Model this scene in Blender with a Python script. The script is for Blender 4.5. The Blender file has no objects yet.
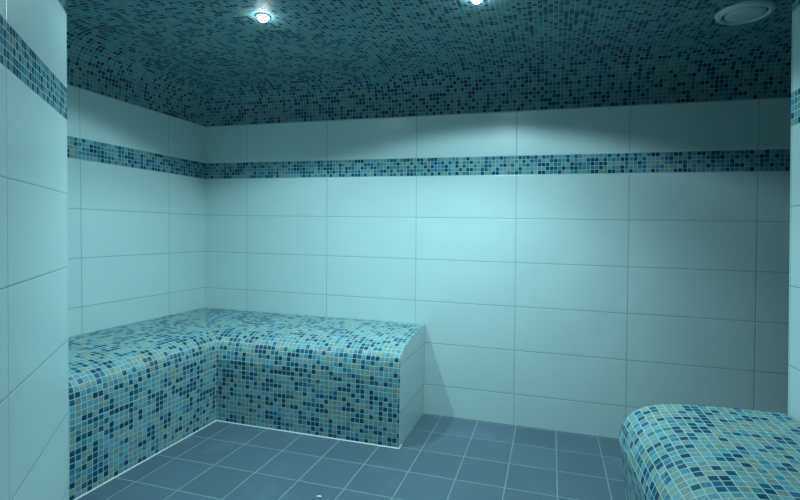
import bpy, bmesh, math, random
from mathutils import Vector, Matrix
random.seed(7)
SC = bpy.context.scene
COL = SC.collection

# ------------------------------------------------------------------ measures
W, H = 0.5889, 0.25            # wall tile
X0 = 0.3324                    # first vertical joint of the back wall
B0 = 0.3289                    # first vertical joint of the left wall
ZF, ZB, ZT, ZC = 0.177, 1.427, 1.5335, 1.7856   # cut row, band bottom, band top, cove start
CEIL = 2.037
P = 0.0213                     # mosaic pitch on walls and ceiling
PB = 0.0253                    # mosaic pitch on the benches
XR, YR = 3.015, -1.0           # free corner of the right wall
JL = Vector((0.71, -1.548))    # free corner of the slanted wall on the left
JD = Vector((1.134 - 0.71, -2.039 + 1.548)).normalized()
XREC, YF = 3.95, -3.3

# ------------------------------------------------------------------ node helpers
class N:
    def __init__(s, name):
        s.m = bpy.data.materials.new(name); s.m.use_nodes = True
        s.t = s.m.node_tree; s.t.nodes.clear()
        s.out = s.t.nodes.new('ShaderNodeOutputMaterial')
        s.b = s.t.nodes.new('ShaderNodeBsdfPrincipled')
        s.t.links.new(s.b.outputs[0], s.out.inputs[0])
    def new(s, typ, **kw):
        n = s.t.nodes.new(typ)
        for k, v in kw.items(): setattr(n, k, v)
        return n
    def link(s, a, b): s.t.links.new(a, b)
    def val(s, sock, v):
        if hasattr(v, 'is_linked') or hasattr(v, 'links'): s.link(v, sock)
        else: sock.default_value = v
    def math(s, op, a, b=None, c=None):
        n = s.new('ShaderNodeMath', operation=op)
        s.val(n.inputs[0], a)
        if b is not None: s.val(n.inputs[1], b)
        if c is not None: s.val(n.inputs[2], c)
        return n.outputs[0]
    def smooth(s, x, lo, hi, a=0.0, b=1.0):
        n = s.new('ShaderNodeMapRange', interpolation_type='SMOOTHSTEP')
        s.val(n.inputs[0], x); n.inputs[1].default_value = lo; n.inputs[2].default_value = hi
        n.inputs[3].default_value = a; n.inputs[4].default_value = b
        return n.outputs[0]
    def mix(s, fac, a, b, blend='MIX'):
        n = s.new('ShaderNodeMix', data_type='RGBA', blend_type=blend)
        s.val(n.inputs[0], fac); s.val(n.inputs[6], a); s.val(n.inputs[7], b)
        return n.outputs[2]
    def noise(s, vec, scale, detail=2.0, dist=0.0):
        n = s.new('ShaderNodeTexNoise')
        s.link(vec, n.inputs['Vector']); n.inputs['Scale'].default_value = scale
        n.inputs['Detail'].default_value = detail; n.inputs['Distortion'].default_value = dist
        return n.outputs['Fac']
    def uv(s):
        return s.new('ShaderNodeUVMap', uv_map='UVMap').outputs[0]
    def edge(s, f, size):      # distance in metres to the nearest joint
        fr = s.math('FRACT', f)
        return s.math('MULTIPLY', s.math('MINIMUM', fr, s.math('SUBTRACT', 1.0, fr)), size)

def lin(r, g, b):
    def c(v):
        v /= 255.0
        return v / 12.92 if v <= 0.04045 else ((v + 0.055) / 1.055) ** 2.4
    return (c(r), c(g), c(b), 1.0)

def tile_mat(name, size_u, size_v, tile, grout, half, rough, bump, vary=0.06, blotch=None):
    n = N(name); uv = n.uv()
    sep = n.new('ShaderNodeSeparateXYZ'); n.link(uv, sep.inputs[0])
    e = n.math('MINIMUM', n.edge(sep.outputs[0], size_u), n.edge(sep.outputs[1], size_v))
    mask = n.smooth(e, half * 0.6, half * 1.5)
    fl = n.new('ShaderNodeVectorMath', operation='FLOOR'); n.link(uv, fl.inputs[0])
    wn = n.new('ShaderNodeTexWhiteNoise', noise_dimensions='2D'); n.link(fl.outputs[0], wn.inputs['Vector'])
    geo = n.new('ShaderNodeNewGeometry').outputs['Position']
    v = n.math('MULTIPLY_ADD', wn.outputs['Value'], vary, 1.0 - vary / 2)
    cl = n.noise(geo, 5.0, 3.0)
    v = n.math('MULTIPLY', v, n.smooth(cl, 0.3, 0.75, 0.985, 1.015))
    hsv = n.new('ShaderNodeHueSaturation'); hsv.inputs['Color'].default_value = tile
    n.link(v, hsv.inputs['Value'])
    c = hsv.outputs['Color']
    if blotch:
        c = n.mix(n.smooth(n.noise(geo, 3.3, 4.0, 0.6), 0.56, 0.78, 0.0, 0.55), c, blotch)
    g = n.mix(n.noise(geo, 9.0, 2.0), grout, tuple(0.72 * k for k in grout[:3]) + (1.0,))
    n.link(n.mix(mask, g, c), n.b.inputs['Base Color'])
    n.link(n.smooth(e, half, half * 1.2, 0.75, rough), n.b.inputs['Roughness'])
    bp = n.new('ShaderNodeBump'); bp.inputs['Strength'].default_value = bump
    bp.inputs['Distance'].default_value = 0.004
    h = n.smooth(e, half * 0.5, half * 3.0)
    mp = n.new('ShaderNodeMapping'); n.link(geo, mp.inputs[0]); mp.inputs['Scale'].default_value = (14, 14, 0.8)
    w = n.noise(mp.outputs[0], 1.0, 2.0)
    n.link(n.math('MULTIPLY_ADD', w, 0.10, h), bp.inputs['Height'])
    n.link(bp.outputs[0], n.b.inputs['Normal'])
    return n.m

def mosaic_mat(name, pitch, cols, stops, grout, half, rough=0.22, seam=None):
    n = N(name); uv = n.uv()
    wob = n.new('ShaderNodeTexNoise'); n.link(uv, wob.inputs['Vector']); wob.inputs['Scale'].default_value = 0.45
    wob.inputs['Detail'].default_value = 1.0
    ctr = n.new('ShaderNodeVectorMath', operation='SUBTRACT'); n.link(wob.outputs['Color'], ctr.inputs[0])
    ctr.inputs[1].default_value = (0.5, 0.5, 0.5)
    scl = n.new('ShaderNodeVectorMath', operation='SCALE'); n.link(ctr.outputs[0], scl.inputs[0]); scl.inputs['Scale'].default_value = 0.22
    add = n.new('ShaderNodeVectorMath', operation='ADD'); n.link(uv, add.inputs[0]); n.link(scl.outputs[0], add.inputs[1])
    uvw = add.outputs[0]
    sep = n.new('ShaderNodeSeparateXYZ'); n.link(uvw, sep.inputs[0])
    eu, ev = n.edge(sep.outputs[0], pitch), n.edge(sep.outputs[1], pitch)
    if seam is not None:       # a wider joint where two mosaic sheets meet
        d = n.math('MULTIPLY', n.math('ABSOLUTE', n.math('SUBTRACT', sep.outputs[1], float(seam))), pitch)
        ev = n.math('MINIMUM', ev, n.math('MULTIPLY', d, 0.6))
    e = n.math('MINIMUM', eu, ev)
    mask = n.smooth(e, half * 0.7, half * 1.4)
    fl = n.new('ShaderNodeVectorMath', operation='FLOOR'); n.link(uvw, fl.inputs[0])
    wn = n.new('ShaderNodeTexWhiteNoise', noise_dimensions='2D'); n.link(fl.outputs[0], wn.inputs['Vector'])
    clump = n.noise(fl.outputs[0], 0.16, 1.0)
    rv = n.math('ADD', wn.outputs['Value'], n.smooth(clump, 0.3, 0.7, 0.12, -0.12))
    cr = n.new('ShaderNodeValToRGB'); cr.color_ramp.interpolation = 'CONSTANT'
    el = cr.color_ramp.elements
    while len(el) < len(cols): el.new(0.5)
    for k, (p_, c_) in enumerate(zip(stops, cols)): el[k].position = p_; el[k].color = c_
    n.link(rv, cr.inputs[0])
    off = n.new('ShaderNodeVectorMath', operation='ADD'); n.link(fl.outputs[0], off.inputs[0]); off.inputs[1].default_value = (31.7, 11.3, 0)
    w2 = n.new('ShaderNodeTexWhiteNoise', noise_dimensions='2D'); n.link(off.outputs[0], w2.inputs['Vector'])
    hsv = n.new('ShaderNodeHueSaturation'); n.link(cr.outputs[0], hsv.inputs['Color'])
    n.link(n.math('MULTIPLY_ADD', w2.outputs['Value'], 0.4, 0.8), hsv.inputs['Value'])
    mott = n.noise(uv, 3.0, 2.0)
    tone = n.mix(n.math('MULTIPLY', n.smooth(mott, 0.35, 0.7, 0.0, 0.25), n.smooth(rv, 0.25, 0.35)), hsv.outputs[0], grout)
    n.link(n.mix(mask, grout, tone), n.b.inputs['Base Color'])
    n.link(n.smooth(e, half, half * 1.3, 0.7, rough), n.b.inputs['Roughness'])
    n.b.inputs['Specular IOR Level'].default_value = 0.35
    bp = n.new('ShaderNodeBump'); bp.inputs['Strength'].default_value = 0.5; bp.inputs['Distance'].default_value = 0.002
    n.link(n.smooth(e, half * 0.6, half * 2.6), bp.inputs['Height']); n.link(bp.outputs[0], n.b.inputs['Normal'])
    return n.m

def plain_mat(name, col, rough, metal=0.0, bump=0.02):
    n = N(name)
    geo = n.new('ShaderNodeNewGeometry').outputs['Position']
    f = n.noise(geo, 40.0, 3.0)
    n.link(n.mix(f, col, tuple(0.88 * k for k in col[:3]) + (1.0,)), n.b.inputs['Base Color'])
    n.b.inputs['Roughness'].default_value = rough; n.b.inputs['Metallic'].default_value = metal
    bp = n.new('ShaderNodeBump'); bp.inputs['Strength'].default_value = bump
    n.link(f, bp.inputs['Height']); n.link(bp.outputs[0], n.b.inputs['Normal'])
    return n.m

def glow_mat(name, col, strength):
    n = N(name)
    n.b.inputs['Base Color'].default_value = (0.8, 0.9, 0.9, 1)
    n.b.inputs['Emission Color'].default_value = col
    lw = n.new('ShaderNodeTexNoise'); lw.inputs['Scale'].default_value = 30
    n.link(n.math('MULTIPLY_ADD', lw.outputs['Fac'], 0.2 * strength, 0.9 * strength), n.b.inputs['Emission Strength'])
    return n.m

DARK, NAVY, BLUE, SKY, PALE, SAND = (lin(0, 76, 100), lin(0, 98, 124), lin(30, 126, 150), lin(88, 154, 168), lin(108, 156, 158), lin(130, 150, 138))
GROUT = lin(178, 208, 208)
M_WALL = tile_mat('white_wall_tile', W, H, lin(206, 228, 226), lin(160, 194, 198), 0.0015, 0.28, 0.3, 0.03)
M_FLOOR = tile_mat('slate_blue_floor_tile', 0.2165, 0.228, lin(88, 112, 124), lin(146, 176, 176), 0.0022, 0.42, 0.3, 0.16, blotch=lin(108, 140, 156))
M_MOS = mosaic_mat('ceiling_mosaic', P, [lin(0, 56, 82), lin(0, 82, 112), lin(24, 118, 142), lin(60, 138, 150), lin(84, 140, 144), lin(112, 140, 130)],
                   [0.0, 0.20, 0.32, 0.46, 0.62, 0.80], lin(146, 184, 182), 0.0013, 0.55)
M_BAND = mosaic_mat('band_mosaic', P, [DARK, NAVY, BLUE, SKY, PALE, SAND], [0.0, 0.20, 0.36, 0.56, 0.72, 0.90], lin(168, 204, 204), 0.0011)
M_BENCH = mosaic_mat('bench_mosaic', PB, [DARK, NAVY, BLUE, SKY, PALE, SAND], [0.0, 0.19, 0.30, 0.40, 0.54, 0.72], GROUT, 0.0014, 0.42, seam=12.0)
M_BENCH2 = mosaic_mat('bench_mosaic_plain', PB, [DARK, NAVY, BLUE, SKY, PALE, SAND], [0.0, 0.20, 0.31, 0.41, 0.54, 0.70], GROUT, 0.0014, 0.42)
M_DIM = tile_mat('unseen_wall_darkened', W, H, lin(60, 84, 84), lin(90, 110, 110), 0.0015, 0.35, 0.3)  # for unseen walls only, made dark to cut bounce light on the right
M_SEAL = plain_mat('white_sealant', lin(225, 235, 230), 0.5)
M_VENT = plain_mat('vent_white_enamel', lin(214, 226, 224), 0.35)
M_GAP = plain_mat('vent_dark_gap', lin(20, 30, 32), 0.8)
M_RING = plain_mat('white_lamp_ring', lin(220, 230, 230), 0.5)
M_GLOW = glow_mat('lamp_glow', (0.75, 0.97, 1.0, 1), 85.0)
M_CHIP = plain_mat('pale_chip', lin(236, 240, 232), 0.7)

# ------------------------------------------------------------------ mesh helpers
class MB:
    def __init__(s): s.v, s.f, s.uv, s.mi = [], [], [], []
    def face(s, pts, uvs, mi=0):
        k = len(s.v); s.v += [tuple(p) for p in pts]
        s.f.append(tuple(range(k, k + len(pts)))); s.uv.append([tuple(u) for u in uvs]); s.mi.append(mi)
    def build(s, name, mats, parent=None, smooth=False, weld=True):
        me = bpy.data.meshes.new(name); me.from_pydata(s.v, [], s.f)
        l = me.uv_layers.new(name='UVMap'); k = 0
        for fi, u in enumerate(s.uv):
            me.polygons[fi].material_index = s.mi[fi]; me.polygons[fi].use_smooth = smooth
            for q in u: l.data[k].uv = q; k += 1
        for m in (mats if isinstance(mats, (list, tuple)) else [mats]): me.materials.append(m)
        if weld:
            bm = bmesh.new(); bm.from_mesh(me)
            bmesh.ops.remove_doubles(bm, verts=bm.verts, dist=1e-5)
            bm.to_mesh(me); bm.free()
        o = bpy.data.objects.new(name, me); COL.objects.link(o)
        if parent: o.parent = parent
        return o

def structure(o, label=None):
    o['kind'] = 'structure'
    if label: o['label'] = label
    return o

def empty(name, loc, label, cat, group=None):
    o = bpy.data.objects.new(name, None); COL.objects.link(o); o.location = loc
    o.empty_display_size = 0.1
    o['label'] = label; o['category'] = cat
    if group: o['group'] = group
    return o

def lathe(prof, n=64, close=True):
    """prof: list of (r, z) from the centre outwards"""
    mb = MB()
    for k in range(n):
        a, b = 2 * math.pi * k / n, 2 * math.pi * (k + 1) / n
        for (r0, z0), (r1, z1) in zip(prof[:-1], prof[1:]):
            q = [(r0 * math.cos(a), r0 * math.sin(a), z0), (r1 * math.cos(a), r1 * math.sin(a), z1),
                 (r1 * math.cos(b), r1 * math.sin(b), z1), (r0 * math.cos(b), r0 * math.sin(b), z0)]
            if r0 < 1e-6: q = q[:3]
            elif r1 < 1e-6: q = [q[0], q[1], q[3]]
            mb.face(q, [(p[0], p[1]) for p in q])
    return mb

def pchip(xs, ys, n):
    h = [xs[i + 1] - xs[i] for i in range(len(xs) - 1)]
    dl = [(ys[i + 1] - ys[i]) / h[i] for i in range(len(h))]
    m = [dl[0]] + [0 if dl[i - 1] * dl[i] <= 0 else 2 * dl[i - 1] * dl[i] / (dl[i - 1] + dl[i]) for i in range(1, len(h))] + [dl[-1]]
    out = []
    for i in range(len(h)):
        for k in range(n):
            t = k / n
            out.append((xs[i] + t * h[i],
                        (2*t**3 - 3*t**2 + 1) * ys[i] + (t**3 - 2*t**2 + t) * h[i] * m[i] + (-2*t**3 + 3*t**2) * ys[i+1] + (t**3 - t**2) * h[i] * m[i+1]))
    out.append((xs[-1], ys[-1]))
    return out

def arcs(pr):
    a = [0.0]
    for p, q in zip(pr[:-1], pr[1:]): a.append(a[-1] + math.hypot(q[0] - p[0], q[1] - p[1]))
    return a

def wall(name, p0, p1, u0, dz=0.0, top=None, lean=0.0, skew=0.0, mat=None):
    """tiled wall from p0 to p1; u0 = distance along the wall of a vertical joint; dz raises the courses"""
    p0, p1 = Vector(p0), Vector(p1); L = (p1 - p0).length
    zb, zt, zc = ZB + dz, ZT + dz, ZC + dz
    def strip(mb, za, zb_, fu, fv, mi):
        for a, b in ((0, L),):
            A, Bp = p0, p1
            xa, xb = -lean * (za - 1.0), -lean * (zb_ - 1.0)
            ka, kb = skew * (za - 1.1), skew * (zb_ - 1.1)
            mb.face([(A.x + xa, A.y, za), (Bp.x + xa, Bp.y, za), (Bp.x + xb, Bp.y, zb_), (A.x + xb, A.y, zb_)],
                    [(fu(ka), fv(za)), (fu(L + ka), fv(za)), (fu(L + kb), fv(zb_)), (fu(kb), fv(zb_))], mi)
    mb = MB()
    strip(mb, 0, zb, lambda u: (u - u0) / W, lambda z: (z - ZF - dz) / H, 0)
    strip(mb, zt, zc, lambda u: (u - u0) / W, lambda z: (z - zt) / H + 0.004, 0)
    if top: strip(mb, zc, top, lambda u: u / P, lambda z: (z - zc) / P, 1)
    o = structure(mb.build(name, [mat or M_WALL, M_MOS]))
    bd = MB(); strip(bd, zb, zt, lambda u: u / P, lambda z: (z - zb) / P, 0)
    bd.build('mosaic_band', [M_BAND], o)
    return o

# ------------------------------------------------------------------ room shell
fl = MB()
fl.face([(-0.3, YF - 0.3, 0), (XREC + 0.3, YF - 0.3, 0), (XREC + 0.3, 0.3, 0), (-0.3, 0.3, 0)],
        [((x - 1.692) / 0.2165, (y + 0.245) / 0.228) for x, y in ((-0.3, YF - 0.3), (XREC + 0.3, YF - 0.3), (XREC + 0.3, 0.3), (-0.3, 0.3))])
structure(fl.build('floor', [M_FLOOR]))
wall('wall_back', (0, 0), (XREC, 0), X0, skew=0.0117)
wall('wall_left', (0, JL.y), (0, 0), -JL.y - B0, skew=0.02)
JF = JL + JD * 2.0
wall('wall_front_left', (JF.x, JF.y), (JL.x, JL.y), 2.0 - 0.597, 0.027, CEIL + 0.01, lean=0.016)
wall('wall_front_return', (JL.x, JL.y), (-0.03, JL.y), 0.1, 0.027, CEIL + 0.01, lean=0.016)
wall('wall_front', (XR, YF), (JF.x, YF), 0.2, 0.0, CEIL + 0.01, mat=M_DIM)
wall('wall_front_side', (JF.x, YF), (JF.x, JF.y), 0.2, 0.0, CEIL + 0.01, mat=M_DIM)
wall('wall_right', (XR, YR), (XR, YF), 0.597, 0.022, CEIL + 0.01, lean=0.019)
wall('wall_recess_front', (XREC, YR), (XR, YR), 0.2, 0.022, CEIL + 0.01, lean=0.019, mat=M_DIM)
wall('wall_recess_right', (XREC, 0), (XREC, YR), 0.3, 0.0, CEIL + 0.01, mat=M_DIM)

# ceiling: rounded cove along the back and left walls, then flat
cove = [(0.0, ZC), (0.0, 1.83), (0.003, 1.875)] + pchip([0.010, 0.022, 0.045, 0.08, 0.125, 0.18, 0.25, 0.40],
        [1.910, 1.940, 1.972, 1.999, 2.018, 2.029, 2.035, CEIL], 4)
ar = arcs(cove); LA = ar[-1]; DM = cove[-1][0]
ce = MB()
for (d0, z0), (d1, z1), a0, a1 in zip(cove[:-1], cove[1:], ar[:-1], ar[1:]):
    q = [(d0, -d0, z0), (XREC, -d0, z0), (XREC, -d1, z1), (d1, -d1, z1)]
    ce.face(q, [(q[0][0]/P, a0/P), (q[1][0]/P, a0/P), (q[2][0]/P, a1/P), (q[3][0]/P, a1/P)])
    q = [(d0, -d0, z0), (d1, -d1, z1), (d1, -1.75, z1), (d0, -1.75, z0)]
    uv = [((DM - (LA - a)) / P, (LA - y - DM) / P) for a, y in ((a0, q[0][1]), (a1, q[1][1]), (a1, q[2][1]), (a0, q[3][1]))]
    ce.face(q, uv)
for xa, xb, ya, yb in ((DM, XREC, -1.75, -DM), (0.0, XREC, YF, -1.75)):
    q = [(xa, ya, CEIL), (xb, ya, CEIL), (xb, yb, CEIL), (xa, yb, CEIL)]
    ce.face(q[::-1], [(x / P, (LA - y - DM) / P) for x, y, _ in q[::-1]])
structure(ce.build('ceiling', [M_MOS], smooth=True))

# ------------------------------------------------------------------ corner bench
def bead(mb, pts, r=0.006):
    """triangular fillet of sealant along the floor; pts = [(x, y, outward normal)]"""
    for (x0, y0, n0), (x1, y1, n1) in zip(pts[:-1], pts[1:]):
        a = [(x0, y0, r), (x1, y1, r), (x1 + n1[0]*r, y1 + n1[1]*r, 0.0005), (x0 + n0[0]*r, y0 + n0[1]*r, 0.0005)]
        mb.face(a, [(0, 0)] * 4)

D = 0.495; XE = 1.58
front = pchip([0.0, 0.004, 0.014, 0.031, 0.056, 0.09, 0.16, 0.25, D], [0.35, 0.400, 0.444, 0.469, 0.486, 0.499, 0.513, 0.5225, 0.537], 5)
prof = [(max(D - t, 0.002), z) for t, z in front]             # (distance from wall, z) from nosing to wall
pa = arcs(prof); zN = front[0][1]
bench = empty('corner_bench', (0.25, -0.25, 0), 'large L-shaped bench clad in blue mosaic in the back left corner', 'bench')
def local(mb, o):                                  # move mesh into the frame of an Empty
    mb.v = [(x - o.location.x, y - o.location.y, z - o.location.z) for x, y, z in mb.v]; return mb
YA = JL.y + 0.003
seat = MB()
for (s0, z0), (s1, z1), a0, a1 in zip(prof[:-1], prof[1:], pa[:-1], pa[1:]):
    seat.face([(s0, -s0, z0), (XE, -s0, z0), (XE, -s1, z1), (s1, -s1, z1)],
              [(s0/PB, (zN+a0)/PB), (XE/PB, (zN+a0)/PB), (XE/PB, (zN+a1)/PB), (s1/PB, (zN+a1)/PB)])
    seat.face([(s0, YA, z0), (s0, -s0, z0), (s1, -s1, z1), (s1, YA, z1)],
              [(YA/PB, (zN+a0)/PB), (-s0/PB, (zN+a0)/PB), (-s1/PB, (zN+a1)/PB), (YA/PB, (zN+a1)/PB)])
local(seat, bench).build('seat', [M_BENCH2], bench, smooth=True)
ri = MB()
ri.face([(D, -D, 0), (XE, -D, 0), (XE, -D, zN), (D, -D, zN)], [(D/PB, 0), (XE/PB, 0), (XE/PB, zN/PB), (D/PB, zN/PB)])
ri.face([(D, YA, 0), (D, -D, 0), (D, -D, zN), (D, YA, zN)], [(YA/PB, 0), (-D/PB, 0), (-D/PB, zN/PB), (YA/PB, zN/PB)])
local(ri, bench).build('riser', [M_BENCH], bench)
ep = MB()
pts = [(XE, -0.002, 0.0)] + [(XE, -s, z) for s, z in prof[::-1]] + [(XE, -D, 0.0)]
ep.face(pts[::-1], [((-y + 0.03) / W, (z - ZF) / H) for _, y, z in pts[::-1]])
e = local(ep, bench).build('end_panel', [M_WALL], bench); e['label'] = 'end panel of white tiles'
sb = MB()
bead(sb, [(D, YA, (1, 0)), (D, -D, (1, -1)), (XE, -D, (1, -1)), (XE, -D + 0.05, (1, 0))], 0.0045)
local(sb, bench).build('sealant_bead', [M_SEAL], bench)

# ------------------------------------------------------------------ bench on the right
rb = empty('wall_bench', (2.78, -1.8, 0), 'mosaic bench with rounded front edge along the right wall, cut off by the frame', 'bench')
t_r = [0.0, 0.005, 0.012, 0.021, 0.036, 0.055, 0.072, 0.10, 0.14, 0.21, 0.35, 0.62]
z_r = [0.395, 0.424, 0.446, 0.467, 0.486, 0.501, 0.511, 0.522, 0.531, 0.538, 0.542, 0.544]
pr = pchip(t_r, z_r, 4)
XF, YE, YN, TW = 2.532, YR, -2.75, math.tan(math.radians(3.0))
def fx(t, y): return min(XF + t + (YE - y) * TW * (1 - min(t / 0.45, 1)), XR - 0.001)
pr = [(t, z) for t, z in pr if t <= XR - XF]
pr.append((XR - XF, 0.5435))
lo = [(0.045, 0.0), (0.036, 0.12), (0.022, 0.24), (0.008, 0.34)]      # riser leans in slightly towards the floor
full_r = lo + [pr[0]]
ys = [YE + (YN - YE) * k / 12 for k in range(13)]
def sheet(line, start):
    mb = MB(); a = arcs(line)
    for (t0, z0), (t1, z1), a0, a1 in zip(line[:-1], line[1:], a[:-1], a[1:]):
        for y0, y1 in zip(ys[:-1], ys[1:]):
            mb.face([(fx(t0, y0), y0, z0), (fx(t0, y1), y1, z0), (fx(t1, y1), y1, z1), (fx(t1, y0), y0, z1)][::-1],
                    [(-y0/PB, (start+a0)/PB), (-y1/PB, (start+a0)/PB), (-y1/PB, (start+a1)/PB), (-y0/PB, (start+a1)/PB)][::-1])
    return mb
local(sheet(pr, arcs(full_r)[-1]), rb).build('seat', [M_BENCH2], rb, smooth=True)
local(sheet(full_r, 0.0), rb).build('riser', [M_BENCH2], rb, smooth=True)
for yy, flip in ((YE, False), (YN, True)):
    ep = MB(); pts = [(fx(t, yy), yy, z) for t, z in lo + pr] + [(XR - 0.001, yy, 0)]
    if flip: pts = pts[::-1]
    ep.face(pts, [((x - 2.4) / W, (z - ZF) / H) for x, _, z in pts])
    local(ep, rb).build('end_panel', [M_WALL], rb)

# ------------------------------------------------------------------ ceiling fittings
def downlight(x, y, label):
    o = empty('recessed_downlight', (x, y, CEIL), label, 'lamp', 'recessed ceiling downlights')
    ring = lathe([(0.0235, -0.0035), (0.026, -0.005), (0.030, -0.004), (0.032, -0.0005), (0.032, 0.0)], 40)
    ring.build('trim_ring', [M_RING], o, smooth=True)
    lens = lathe([(0.022 * math.sin(k * math.pi / 16), -0.004 - 0.022 * math.cos(k * math.pi / 16)) for k in range(9)], 40)
    lens.build('lens', [M_GLOW], o, smooth=True)
    return o
LIGHTS = [(1.045, -0.92), (1.985, -0.865)]
downlight(*LIGHTS[0], 'bright round downlight in the mosaic ceiling above the corner bench')
downlight(*LIGHTS[1], 'downlight at the top edge of the frame, right of the bright one')
vent = empty('ceiling_vent', (3.045, -0.462, CEIL), 'round white air valve in the dark ceiling at top right', 'vent')
lathe([(0.080, 0.0), (0.080, -0.010), (0.084, -0.015), (0.090, -0.016), (0.104, -0.009), (0.108, 0.0)], 72).build('rim', [M_VENT], vent, smooth=True)
lathe([(0.0, -0.0022), (0.0805, -0.002)], 72).build('throat', [M_GAP], vent)['label'] = 'dark gap inside the rim'
lathe([(0.0, -0.019), (0.04, -0.0185), (0.064, -0.016), (0.072, -0.012), (0.074, -0.008), (0.072, -0.003)], 72).build('disc', [M_VENT], vent, smooth=True)

# small chip on the floor
bm = bmesh.new()
bmesh.ops.create_icosphere(bm, subdivisions=2, radius=0.009)
for v in bm.verts:
    v.co = Vector((v.co.x * 1.3, v.co.y * 0.8, v.co.z * 0.35)) * (1 + random.uniform(-0.18, 0.18))
me = bpy.data.meshes.new('plaster_chip'); bm.to_mesh(me); bm.free(); me.materials.append(M_CHIP)
chip = bpy.data.objects.new('plaster_chip', me); COL.objects.link(chip)
chip.location = (1.405, -1.018, 0.0035)
chip['label'] = 'tiny white chip lying on the blue floor tiles'; chip['category'] = 'debris'

# ------------------------------------------------------------------ light
LCOL = (0.57, 0.925, 1.0)
def spot(x, y, e, ang, blend, tilt, size=0.018):
    l = bpy.data.lights.new('downlight_beam', 'SPOT'); l.energy = e; l.color = LCOL
    l.spot_size = math.radians(ang); l.spot_blend = blend; l.shadow_soft_size = size
    o = bpy.data.objects.new('downlight_beam', l); COL.objects.link(o); o.location = (x, y, CEIL - 0.05)
    o.rotation_euler = Vector((tilt[0], tilt[1], -1)).to_track_quat('-Z', 'Y').to_euler()
for (x, y), k, tilt in zip(LIGHTS, (0.56, 1.0), ((-0.03, -0.14), (-0.02, 0.0))):
    spot(x, y, 24 * k ** 0.6, 147, 0.18, tilt)      # spill up to the rim of the fitting
    spot(x, y, 72 * k, 124, 1.0, (-0.05, 0.07))       # main beam
w = bpy.data.worlds.new('World'); SC.world = w; w.use_nodes = True
w.node_tree.nodes['Background'].inputs[0].default_value = (0.02, 0.05, 0.055, 1)
w.node_tree.nodes['Background'].inputs[1].default_value = 0.3

# ------------------------------------------------------------------ camera
cam = bpy.data.cameras.new('camera'); co = bpy.data.objects.new('camera', cam); COL.objects.link(co)
F_PX, CX, CY = 482.7627, 408.848, 238.337
cam.sensor_fit = 'HORIZONTAL'; cam.sensor_width = 36.0; cam.lens = F_PX * 36.0 / 800.0
cam.shift_x = -(CX - 400) / 800.0; cam.shift_y = (CY - 250) / 800.0
cam.clip_start = 0.02
r = Vector((0.95893, 0.28301, 0.01906)); f = Vector((-0.2827, 0.95905, -0.0175))
u = r.cross(f).normalized(); r = f.cross(u).normalized(); f.normalize()
mw = Matrix((r, u, -f)).transposed().to_4x4(); mw.translation = Vector((2.29209, -2.79944, 1.10215))
co.matrix_world = mw
SC.camera = co
SC.view_settings.view_transform = 'Standard'
SC.view_settings.look = 'None'
SC.view_settings.exposure = 0.0
